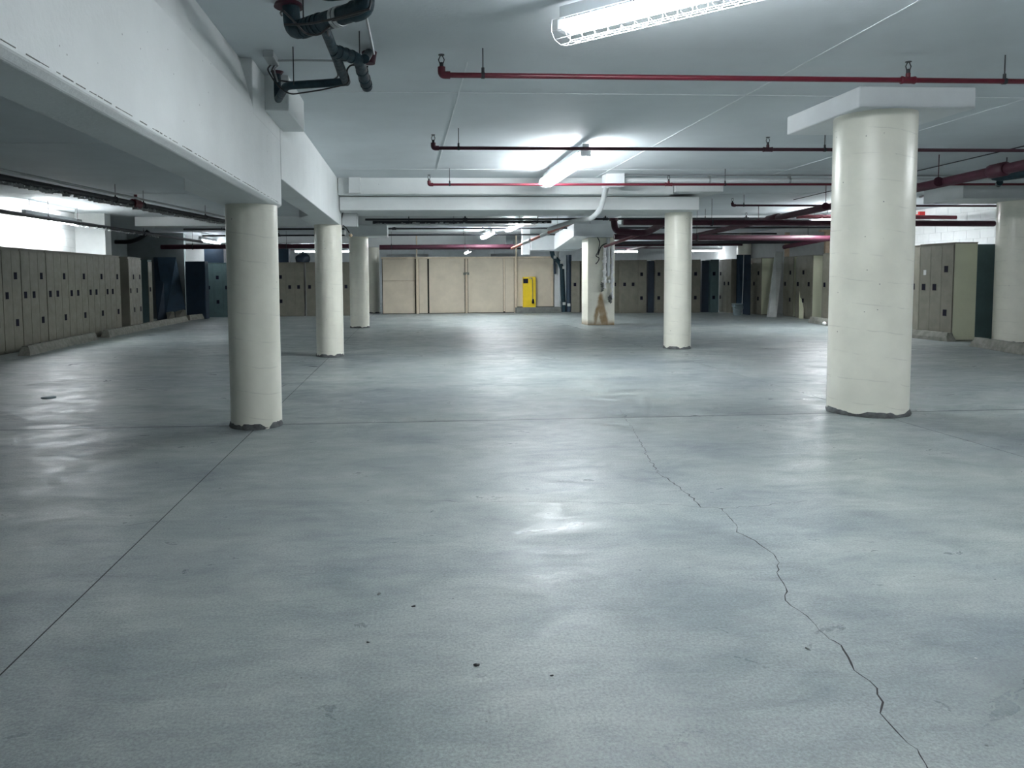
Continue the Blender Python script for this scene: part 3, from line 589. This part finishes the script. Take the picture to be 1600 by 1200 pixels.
# ------------------------------------------------------------------ lockers
LH, LW, LD = 1.86, .305, .46
BODY = {}
def door_mesh(h): return MB().box(.004, LW-.004, -.014, .002, 0, h).mesh('door', 'locker_door')
DS, DD = door_mesh(LH-.10), door_mesh((LH-.106)/2)
HN = MB().box(-.048, .048, -.006, 0, -.062, .062).mesh('handle', 'handle_black')
def locker(pat, loc, rot, label, side=None, body='locker', dmat=None, h=LH, group=None):
    t = thing('locker', label, 'locker', loc, rot, group); n = len(pat); W = n*LW
    part('body', MB().box(0, W, .003, LD, 0, h).box(-.006, W+.006, -.018, LD+.004, h, h+.014), body, t, True)
    if side:
        part('side_panel', MB().box(W, W+.006, .01, LD-.005, .02, h-.01) if side > 0 else MB().box(-.006, 0, .01, LD-.005, .02, h-.01), 'locker_cream', t, True, 'cream side panel')
    for i, c in enumerate(pat):
        ds = [(DS, .06, 1.02)] if c == 'S' else [(DD, .06, .53), (DD, .06+(LH-.1)/2+.003, 1.37)] if c == 'D' else []
        for me, z0, zh in ds:
            o = bpy.data.objects.new('door', me); C.objects.link(o); o.parent = t; o.location = (i*LW, 0, z0)
            if dmat: o.data = me.copy(); o.data.materials[0] = M[dmat]
            hd = bpy.data.objects.new('handle', HN); C.objects.link(hd); hd.parent = o; hd.location = (LW*.40, -.013, zh-z0)
    return t
def locker_px(pat, pa, pb, label, side=None, **k):
    """front face runs on the floor from the point seen at pa (left) to that at pb (right); faces the aisle"""
    a, b = at(*pa, Z=0), at(*pb, Z=0); d = b-a
    return locker(pat, (a.x, a.y, 0), math.atan2(d.y, d.x), label, side, **k)
# left wall row: faces +X; local +x runs away from the viewer
rowX = -7.06
names = [('SSD', 11.5, 'tan lockers cut off by the left edge of the photo'), ('SSD', 12.42, 'tan locker block at the left edge of the photo, partly cropped'),
         ('SD', 13.35, 'narrow two-column tan locker block, first complete one from the left edge'), ('SSD', 13.98, 'tan locker block right of the two-column block on the left wall'),
         ('SSD', 14.92, 'tan locker block behind the near end of the nearest left wheel stop'), ('SSD', 15.84, 'tan locker block behind the far half of the nearest left wheel stop'),
         ('SSD', 16.76, 'tan locker block beside the gap between two left wheel stops'), ('SSD', 17.68, 'last tan locker block before the dark gap in the left row')]
for pat, y_, lab in names: locker(pat, (rowX, y_, 0), pi/2, lab, group='tan lockers along the left wall')
locker('SDSD', (-7.02, 19.05, 0), pi/2+.1, 'lone tan locker block just past the dark gap in the left row', group='tan lockers along the left wall')
locker('S', (-7.52, 21.9, 0), pi/2, 'single narrow teal locker beside the leaning navy sheet', body='locker_teal', group='tan lockers along the left wall')
def far(pat, x0, x1, label, Y=26.3, **k):
    a = at(x0, 440, Y=Y); return locker(pat, (a.x, Y, 0), 0, label, **k)
far('DSDS', 306, 350, 'far left locker block partly hidden by the nearest left column', 26.0, dmat='locker_teal', body='locker_teal')
far('DSS', 433, 477, 'far locker block seen between the first and second left columns, left half', 26.0)
far('SSSS', 478, 530, 'far locker block half hidden behind the second left column', 26.0)
far('SS', 535, 548, 'far locker in the gap between the second and third left columns', 26.0)
far('S', 893, 918, 'single locker between the dark pipes and the rust-stained column', 26.6)
far('S', 908, 918, 'plain locker right behind the left side of the rust-stained column', 26.62)
far('S', 955, 969, 'narrow locker just right of the rust-stained column', 26.0)
far('SSD', 970.5, 1017, 'far locker block between the rust-stained column and the slim round column', 25.7)
far('DSS', 1024, 1040, 'far locker block mostly hidden behind the slim right column', 25.7)
far('SD', 1068, 1096, 'far locker whose two stacked doors show right of the slim column', 25.6)
far('D', 1110, 1125, 'dark teal locker in the shade right of the slim column', 25.6, dmat='locker_teal', body='locker_teal')
locker_px('DSS', (1123.2, 487), (1150, 489.5), 'angled far right locker block left of the bucket')
solo('dark_cabinet', MB().box(at(1096.5, 440, Y=25.75).x, at(1108.3, 440, Y=25.75).x, 25.75, 26.2, 0, 1.84), 'navy', 'tall dark cabinet between two far lockers right of the slim column', 'cabinet', (at(1103, 440, Y=25.7).x, 25.7, 0))
solo('dark_cabinet', MB().box(at(1012.6, 440, Y=25.85).x, at(1022.3, 440, Y=25.85).x, 25.85, 26.2, 0, 1.84), 'navy', 'narrow dark cabinet filling the gap left of the slim round column', 'cabinet', (at(1020, 440, Y=25.8).x, 25.8, 0))  # navy block added to darken the gap between two lockers
solo('dark_cabinet', MB().box(at(290, 440, Y=24.9).x, at(321, 440, Y=24.9).x, 24.9, 25.3, 0, 1.9), 'navy', 'big navy cabinet in the dark far left corner', 'cabinet', (at(305, 440, Y=24.9).x, 24.9, 0), bev=.01)
# right side: fronts face the aisle (-X); local +x runs towards the viewer
def right(pat, xn, yn, label, side=1, **k):
    return locker(pat, (xn, yn+len(pat)*LW, 0), -pi/2, label, side, **k)
right('SSD', 10.3, 13.4, 'nearest right locker block with a cream end panel, by the right column')
solo('dark_cabinet', MB().box(10.79, 11.4, 13.5, 14.0, 0, 1.84), 'locker_teal', 'dark grey cabinet end between the cream panel and the right edge column', 'cabinet', (11, 13.5, 0), bev=.01)
right('SDS', 10.5, 14.6, 'right locker block hidden mostly by the thick near column')
right('SSD', 11.25, 18.6, 'right locker block whose edge shows left of the thick near column')
right('SDS', 11.72, 20.85, 'right locker block with a broad cream end panel left of the thick near column')
right('SD', 11.87, 22.2, 'tan locker just right of the leaning metal channel')
right('DSD', 11.5, 23.55, 'tan locker just left of the leaning metal channel')
# things leaning and standing on the right
def lean(name, quad, th, mt, label, cat, **k):
    """board from four points (bottom-left, bottom-right, top-right, top-left)"""
    a, b, c_, d = [Vector(q) for q in quad]; n = (b-a).cross(d-a).normalized()*th
    return solo(name, MB().hexa([a, b, b-n, a-n, d, c_, c_-n, d-n]), mt, label, cat, tuple(a), **k)
p1, p2 = at(1199.5, 495, Z=0), at(1213, 495.5, Z=0)
q1, q2 = at(1212, 393, Y=23.3), at(1224, 393, Y=23.3)
mc = thing('metal_channel', 'long bare metal channel leaning against the right lockers', 'channel', p1)
n_ = (p2-p1).cross(q1-p1).normalized()*.01
part('web', MB().hexa([p1, p2, p2-n_, p1-n_, q1, q2, q2-n_, q1-n_]), 'galv', mc)
for a_, b_ in ((p1, q1), (p2, q2)): part('flange', MB().hexa([a_+Vector((-.006, 0, 0)), a_+Vector((.006, 0, 0)), a_+Vector((.006, .05, 0)), a_+Vector((-.006, .05, 0)), b_+Vector((-.006, 0, 0)), b_+Vector((.006, 0, 0)), b_+Vector((.006, .05, 0)), b_+Vector((-.006, .05, 0))]), 'galv', mc)
lean('plank', [at(1248, 497.5, Z=0), at(1254, 498, Z=0), at(1254.5, 446, Y=21.6), at(1249, 445, Y=21.6)], .03, 'locker_cream', 'short pale plank upright against the right lockers', 'plank')
lean('board', [at(1160, 491, Z=0), at(1171, 492, Z=0), at(1172, 398, Y=23.9), at(1163, 398, Y=23.9)], .03, 'navy', 'dark board leaning in the corner behind the bucket', 'board')
lean('board', [at(1150, 489, Z=0), at(1160, 490, Z=0), at(1161, 398, Y=25), at(1151, 398, Y=25)], .03, 'navy_board', 'blue-black board standing right behind the bucket', 'board')
lean('strip', [at(1158.5, 491, Z=0), at(1160, 491, Z=0), at(1163.5, 398, Y=24.0), at(1161.8, 398, Y=24.0)], .02, 'white_pipe', 'thin pale strip leaning between two dark boards', 'strip')
b = at(1152, 493, Z=0); bu = thing('bucket', 'grey plastic bucket on the floor at the far right', 'bucket', b)
part('pail', MB().lathe([(.13, 0), (.165, .36), (.175, .36), (.175, .39), (.16, .39), (.155, .37), (.125, .02)], 0, 0, 24), 'bucket', bu, True)
part('rim', MB().lathe([(.178, .3), (.184, .31), (.178, .32)], 0, 0, 24), 'bucket', bu, True)
part('handle', MB().tube([(.18*cos(a), -.19*abs(sin(a))*1.0, .3-.12*sin(a)) for a in [pi*k/12 for k in range(13)]], .004, 5), 'steel', bu, True)
for (x0, y0, x1, y1, Y, lab) in ((1228.5, 363, 1235, 391, 22.55, 'left of two pale wooden posts standing on the right lockers'), (1291, 362, 1298, 386, 20.87, 'right of two wooden posts, with a crosspiece, standing on the right lockers')):
    a, b = at(x0, y1, Y=Y), at(x1, y0, Y=Y)
    w_ = thing('wood_post', lab, 'post', (a.x, Y, 1.875)); part('stud', MB().box(a.x, b.x, Y+.03, Y+.12, 1.875, b.z), 'wood', w_)
    if Y < 21: part('crosspiece', MB().box(a.x-.15, b.x+.2, Y, Y+.16, b.z, b.z+.06), 'wood', w_)
for (x, y, r_, lab) in ((1288, 505.5, .05, 'small white ball on the floor by the right wheel stop'),):
    q = at(x, y, Z=r_); solo('ball', MB().lathe([(r_*sin(pi*k/12)+1e-4, r_-r_*cos(pi*k/12)) for k in range(13)], q.x, q.y, 20), 'white_plastic', lab, 'ball', (q.x, q.y, 0))
# far left corner
lean('board', [at(246, 500.5, Z=0), at(258, 500, Z=0), at(262, 402, Y=25.4), at(240, 402, Y=25.4)], .03, 'navy', 'black board in the far left corner, left of the navy sheet', 'board')
lean('board', [at(258, 500, Z=0), at(293, 499, Z=0), at(275, 402, Y=25.3), at(246, 402, Y=25.3)], .03, 'navy_board', 'large navy sheet leaning in the far left corner', 'board')
a = at(262, 499, Z=0); lean('panel', [at(262, 501.5, Z=0), at(274, 500.8, Z=0), at(271.5, 480.5, Y=a.y+.1), at(258, 481, Y=a.y+.1)], .02, 'locker', 'left of two small cream panels leaning on the navy sheet', 'panel')
lean('panel', [at(275, 500.8, Z=0), at(292.5, 500, Z=0), at(290, 478, Y=a.y+.15), at(272.5, 479, Y=a.y+.15)], .02, 'locker', 'right of two small cream panels leaning on the navy sheet', 'panel')
# boxes on top of far lockers
def crate(x0, x1, y0, y1, Y, mt, label, zb=1.874):
    a, b = at(x0, y1, Y=Y), at(x1, y0, Y=Y); t = thing('storage_box', label, 'box', ((a.x+b.x)/2, Y+.2, zb))
    part('carton', MB().box(a.x, b.x, Y, Y+.4, zb, b.z-.03), mt, t, bev=.006); part('lid', MB().box(a.x-.01, b.x+.01, Y-.01, Y+.41, b.z-.03, b.z), mt, t)
crate(319, 349, 382, 402, 26.02, 'navy', 'dark box on top of the far left lockers beside the nearest column')
crate(433, 450.5, 381, 402, 26.02, 'navy_board', 'dark box on far lockers between the first two left columns, left one')
bb = at(472, 402, Y=26.2); bg = thing('bag', 'dark slumped bag on the far lockers between the first two left columns', 'bag', (bb.x, 26.25, 1.874))
part('sack', MB().lathe([(.22, 0), (.25, .06), (.25, .16), (.22, .24), (.13, .30), (.05, .34)], 0, 0, 18, lambda r, z, a, i: (r*(1+.1*sin(3*a+i)), z*(1+.12*sin(a+1)))), 'navy', bg, True)
part('knot', MB().tube([(0, 0, .33), (.03, 0, .37)], [.04, .02], 8), 'navy', bg, True)

# ------------------------------------------------------------------ plywood hoarding
YH = 27.0
def X_(px): return at(px, 445, Y=YH).x
ho = thing('plywood_hoarding', 'tan plywood hoarding closing off the far end of the aisle', 'partition', (X_(720), YH, 0))
part('backing', MB().box(X_(597), X_(866), YH+.03, YH+.09, .0, 2.0), 'gap_dark', ho)
zt = 1.99
def pan(x0, x1, z0, z1): part('panel', MB().box(X_(x0), X_(x1), YH, YH+.03, z0, z1), 'plywood', ho, bev=.004)
pan(598, 648.5, .02, 1.17); pan(598, 648.5, 1.21, zt); pan(655, 668, .02, zt); pan(670.5, 726, .02, zt); pan(731.5, 786, .02, zt); pan(789.5, 803, .02, zt); pan(807, 865, .22, zt)
part('top_rail', MB().box(X_(596), X_(866), YH-.02, YH+.1, zt+.005, 2.06), 'ply_frame', ho)
for x0, x1 in ((650, 654.5), (727, 730.5), (803.5, 806)): part('stud', MB().box(X_(x0), X_(x1), YH-.03, YH+.03, .0, zt), 'ply_frame', ho)
part('mid_rail', MB().box(X_(598), X_(648.5), YH-.015, YH+.02, 1.175, 1.205), 'ply_frame', ho)
part('batten', MB().box(X_(786.5), X_(789), YH-.02, YH+.02, .05, zt), 'ply_frame', ho); part('batten', MB().box(X_(861), X_(864), YH-.015, YH+.005, .25, 1.75), 'ply_frame', ho)
part('bracket', MB().box(X_(724), X_(733), YH-.06, YH-.02, 1.40, 1.49), 'curb', ho)
part('pipe', MB().tube([(X_(729), YH-.06, .1), (X_(729), YH-.06, 1.45)], .02, 8), 'ply_frame', ho)
solo('standpipe', MB().tube([(X_(651.5), YH-.12, 0), (X_(651.5), YH-.12, 2.85)], .025, 10), 'ply_frame', 'slim tan pipe rising to the ceiling at the left of the hoarding', 'pipe', (X_(651.5), YH-.12, 0))
solo('standpipe', MB().tube([(X_(806), YH-.1, .2), (X_(806), YH-.1, 2.85)], .03, 10), 'ply_frame', 'slim tan pipe rising to the ceiling left of the yellow cabinet', 'pipe', (X_(806), YH-.1, .2))
solo('kerb', MB().box(X_(804.5), X_(874), YH-.32, YH-.003, 0, .2), 'curb', 'low grey concrete kerb under the yellow cabinet', 'kerb', (X_(838), YH-.1, 0), bev=.012)
yc = thing('yellow_cabinet', 'tall yellow cabinet with a black square corner plate, on the kerb', 'cabinet', (X_(826), YH-.16, .2))
zb, ztp = .2, 1.31
part('case', MB().box(X_(816.5), X_(836), YH-.16, YH-.01, zb, ztp), 'yellow', yc, bev=.008)
part('black_plate', MB().box(X_(816.5), X_(824), YH-.175, YH-.155, 1.08, 1.25), 'handle_black', yc)
part('label_strip', MB().box(X_(825), X_(831), YH-.168, YH-.158, 1.25, 1.28), 'curb', yc)
part('cord', MB().tube([(X_(829), YH-.18, 1.26), (X_(830.8), YH-.19, 1.2), (X_(831), YH-.19, .5)], .012, 6), 'curb', yc)
part('plug', MB().lathe([(.02, .33), (.05, .36), (.03, .5)], X_(831.5), YH-.19, 10), 'handle_black', yc)
part('latch', MB().box(X_(830), X_(832), YH-.17, YH-.155, .42, .5), 'lamp_white', yc)
struct('trim_1', MB().box(X_(866.5), X_(874), YH-.001, YH+.3, .0, 2.86), 'wall_block')
dp = thing('drain_stack', 'pair of dark teal vertical drain pipes with an elbow, right of the hoarding', 'pipe', (X_(880), YH-.2, 0))
part('stack', MB().tube([at(862, 391, Y=YH-.3), at(864, 400, Y=YH-.3), at(875, 411, Y=YH-.3), at(878, 420, Y=YH-.3), (X_(878.5), YH-.3, .02)], .085, 14), 'teal_pipe', dp)
part('stack', MB().tube([(X_(886.5), YH-.25, .02), (X_(886.5), YH-.25, 2.1)], .1, 14), 'navy', dp)
part('stack', MB().tube([at(866, 405, Y=YH-.1), at(867, 428, Y=YH-.1)], .04, 10), 'navy', dp)
part('conduit', MB().tube([(X_(873), YH-.15, .1), (X_(873), YH-.15, 2.2)], .02, 8), 'white_pipe', dp)
for x_, z_ in ((877.5, 1.64), (878, .33), (885.5, .28), (864, 2.02), (874, 1.83)): part('collar', MB().box(X_(x_)-.05, X_(x_)+.05, YH-.41, YH-.33, z_-.05, z_+.05), 'galv', dp)
ct = thing('cable_tray', 'pale boxed run above the left half of the hoarding', 'duct', (X_(637), 31, 2.1)); part('channel', MB().box(X_(600), X_(675), 31, 31.2, 2.1, 2.3), 'white_pipe', ct)
for x_ in (608, 667): part('hanger_rod', MB().tube([(X_(x_), 31.1, 2.3), (X_(x_), 31.1, ZC)], .01, 6), 'steel', ct)
ct = thing('cable_tray', 'pale boxed run above the right half of the hoarding', 'duct', (X_(810), 31, 2.1)); part('channel', MB().box(X_(785), X_(835), 31, 31.2, 2.1, 2.3), 'white_pipe', ct)
for x_ in (793, 827): part('hanger_rod', MB().tube([(X_(x_), 31.1, 2.3), (X_(x_), 31.1, ZC)], .01, 6), 'steel', ct)
# junction box and cables at the second left column
jb = thing('junction_box', 'pale box with dangling cables under the crossing beam beside the second left column', 'junction box', at(545, 342, Y=12.6))
a, b = at(534, 354, Y=12.6), at(558, 330, Y=12.6)
part('box', MB().box(a.x, b.x, 12.6, 12.8, a.z, 2.37), 'white_pipe', jb, bev=.006)
part('cable', MB().tube(bend([at(536, 331, Y=12.55), at(533, 345, Y=12.55), at(534, 354, Y=12.55), at(533, 366, Y=12.55)], .1), .01, 6), 'black_rubber', jb)
part('cable', MB().tube(bend([at(536, 352, Y=12.55), at(541, 356, Y=12.55), at(546, 364, Y=12.55)], .05), .01, 6), 'black_rubber', jb)
q = at(539, 363, Y=12.6); part('plug', MB().lathe([(.015, q.z-.04), (.022, q.z), (.012, q.z+.03)], q.x, q.y, 10), 'white_plastic', jb)
q = at(548, 368, Y=12.6); part('plug', MB().lathe([(.01, q.z-.03), (.035, q.z), (.015, q.z+.03)], q.x, q.y, 10), 'wood', jb)

# ------------------------------------------------------------------ wheel stops
def wheel_stop(pa, pb, label, L_=None):
    a, b = (at(*pa, Z=0), at(*pb, Z=0)) if abs(pa[0]) > 40 else (Vector(pa), Vector(pb)); d = b-a; L2 = d.length; ang = math.atan2(d.y, d.x)
    prof = [(0, 0), (.20, 0), (.19, .07), (.145, .165), (.055, .165), (.01, .07)]
    mb = MB(); n = len(prof); sec = []
    for x_, sh in ((0, .82), (.06, 1), (L2*.33, 1), (L2*.66, 1), (L2-.06, 1), (L2, .82)):
        sec.append([(x_+(.07*(z/.165) if x_ == 0 else -.07*(z/.165) if x_ == L2 else 0), y, z*(.9 if sh < 1 else 1)) for y, z in prof])
    vs = [v for q in sec for v in q]
    fs = [(i*n+k, i*n+(k+1) % n, (i+1)*n+(k+1) % n, (i+1)*n+k) for i in range(len(sec)-1) for k in range(n)]+[tuple(range(n-1, -1, -1)), tuple(range((len(sec)-1)*n, len(sec)*n))]
    fs = [f[::-1] for f in fs]
    mb.add(vs, fs)
    t = thing('wheel_stop', label, 'wheel stop', (a.x, a.y, 0), ang); part('block', mb, 'stop', t, True, bev=.008)
    for x_ in (L2*.2, L2*.8): part('anchor_pin', MB().lathe([(.014, .16), (.014, .17), (.004, .172)], x_, .1, 10), 'black_pipe', t, True)
    return t
wheel_stop((47, 556), (154, 531), 'nearest concrete wheel stop on the left, below the tan lockers')
wheel_stop((-6.72, 17.0, 0), (-6.84, 20.3, 0), 'second concrete wheel stop on the left, before the lone locker block')
wheel_stop((238, 513), (295, 502), 'third concrete wheel stop on the left, below the navy sheet')
wheel_stop((297, 500.5), (323, 498), 'farthest small wheel stop on the left, below the navy cabinet')
wheel_stop((1514, 541), (1640, 562), 'concrete wheel stop at the right edge in front of the column')
wheel_stop((1412, 527), (1480, 534), 'concrete wheel stop in front of the nearest right lockers')
wheel_stop((1262, 504), (1306, 511), 'concrete wheel stop left of the thick near column')

# ------------------------------------------------------------------ small things
a = at(1436, 338, X=XR-.02); ab = thing('alarm_box', 'small red alarm box high on the white right wall', 'alarm', a)
part('case', MB().box(XR-.12, XR-.012, a.y-.18, a.y+.18, a.z-.05, a.z+.04), 'red_box', ab); part('horn', MB().box(XR-.15, XR-.012, a.y-.2, a.y-.14, a.z-.03, a.z+.1), 'red_box', ab)
a = at(1437, 317, X=XR-.02); b = at(1497, 317, X=XR-.02)
solo('wall_channel', MB().box(XR-.1, XR-.012, b.y, a.y, a.z-.03, a.z+.03), 'black_pipe', 'black horizontal channel on the white right wall', 'channel', (XR-.05, (a.y+b.y)/2, a.z))
def pebble(x, y, s, mt, label, seed):
    q = at(x, y, Z=0); rnd = random.Random(seed); k = [rnd.uniform(0, 6) for _ in range(3)]
    solo('debris', MB().lathe([(s*.7, 0), (s, s*.25), (s*.8, s*.55), (s*.3, s*.7)], q.x, q.y, 10, lambda r, z, a, i: (r*(1+.35*sin(2*a+k[0])+.15*sin(5*a+k[1])), z*(1+.3*sin(a+k[2])))), mt, label, 'debris', (q.x, q.y, 0))
pebble(745, 1040, .009, 'speck', 'black crumb on the near floor, left of the middle', 1)
pebble(592, 929, .008, 'ragged_concrete', 'small dark ring-like crumb on the floor, left of the black crumb', 2)
pebble(646, 948, .007, 'speck', 'dark crumb right of the ring-like crumb', 3)
pebble(862, 1056, .005, 'speck', 'tiny dark speck right of the black crumb', 4)
pebble(1261, 1014, .006, 'ragged_concrete', 'grey crumb left of the long floor crack', 5)
pebble(1525, 1029, .004, 'white_plastic', 'white crumb on the floor far right of the crack', 6)
pebble(575, 1004, .005, 'speck', 'dark speck between the ring-like crumb and the black crumb', 7)
q = at(76, 622, Z=0); solo('lid', MB().lathe([(.07, 0), (.075, .008), (.07, .014), (.02, .016)], q.x, q.y, 20), 'bucket', 'flat grey lid lying on the dark floor at the left', 'lid', (q.x, q.y, 0))
# sticker on the nearest right locker
for o in C.objects:
    if o.parent is None and o.get('label', '').startswith('nearest right locker'):
        s_ = MB().box(.35*LW, .6*LW, -.0155, -.0135, 1.26, 1.36); part('paper_tag', s_, 'white_plastic', o, True, 'white paper tag')
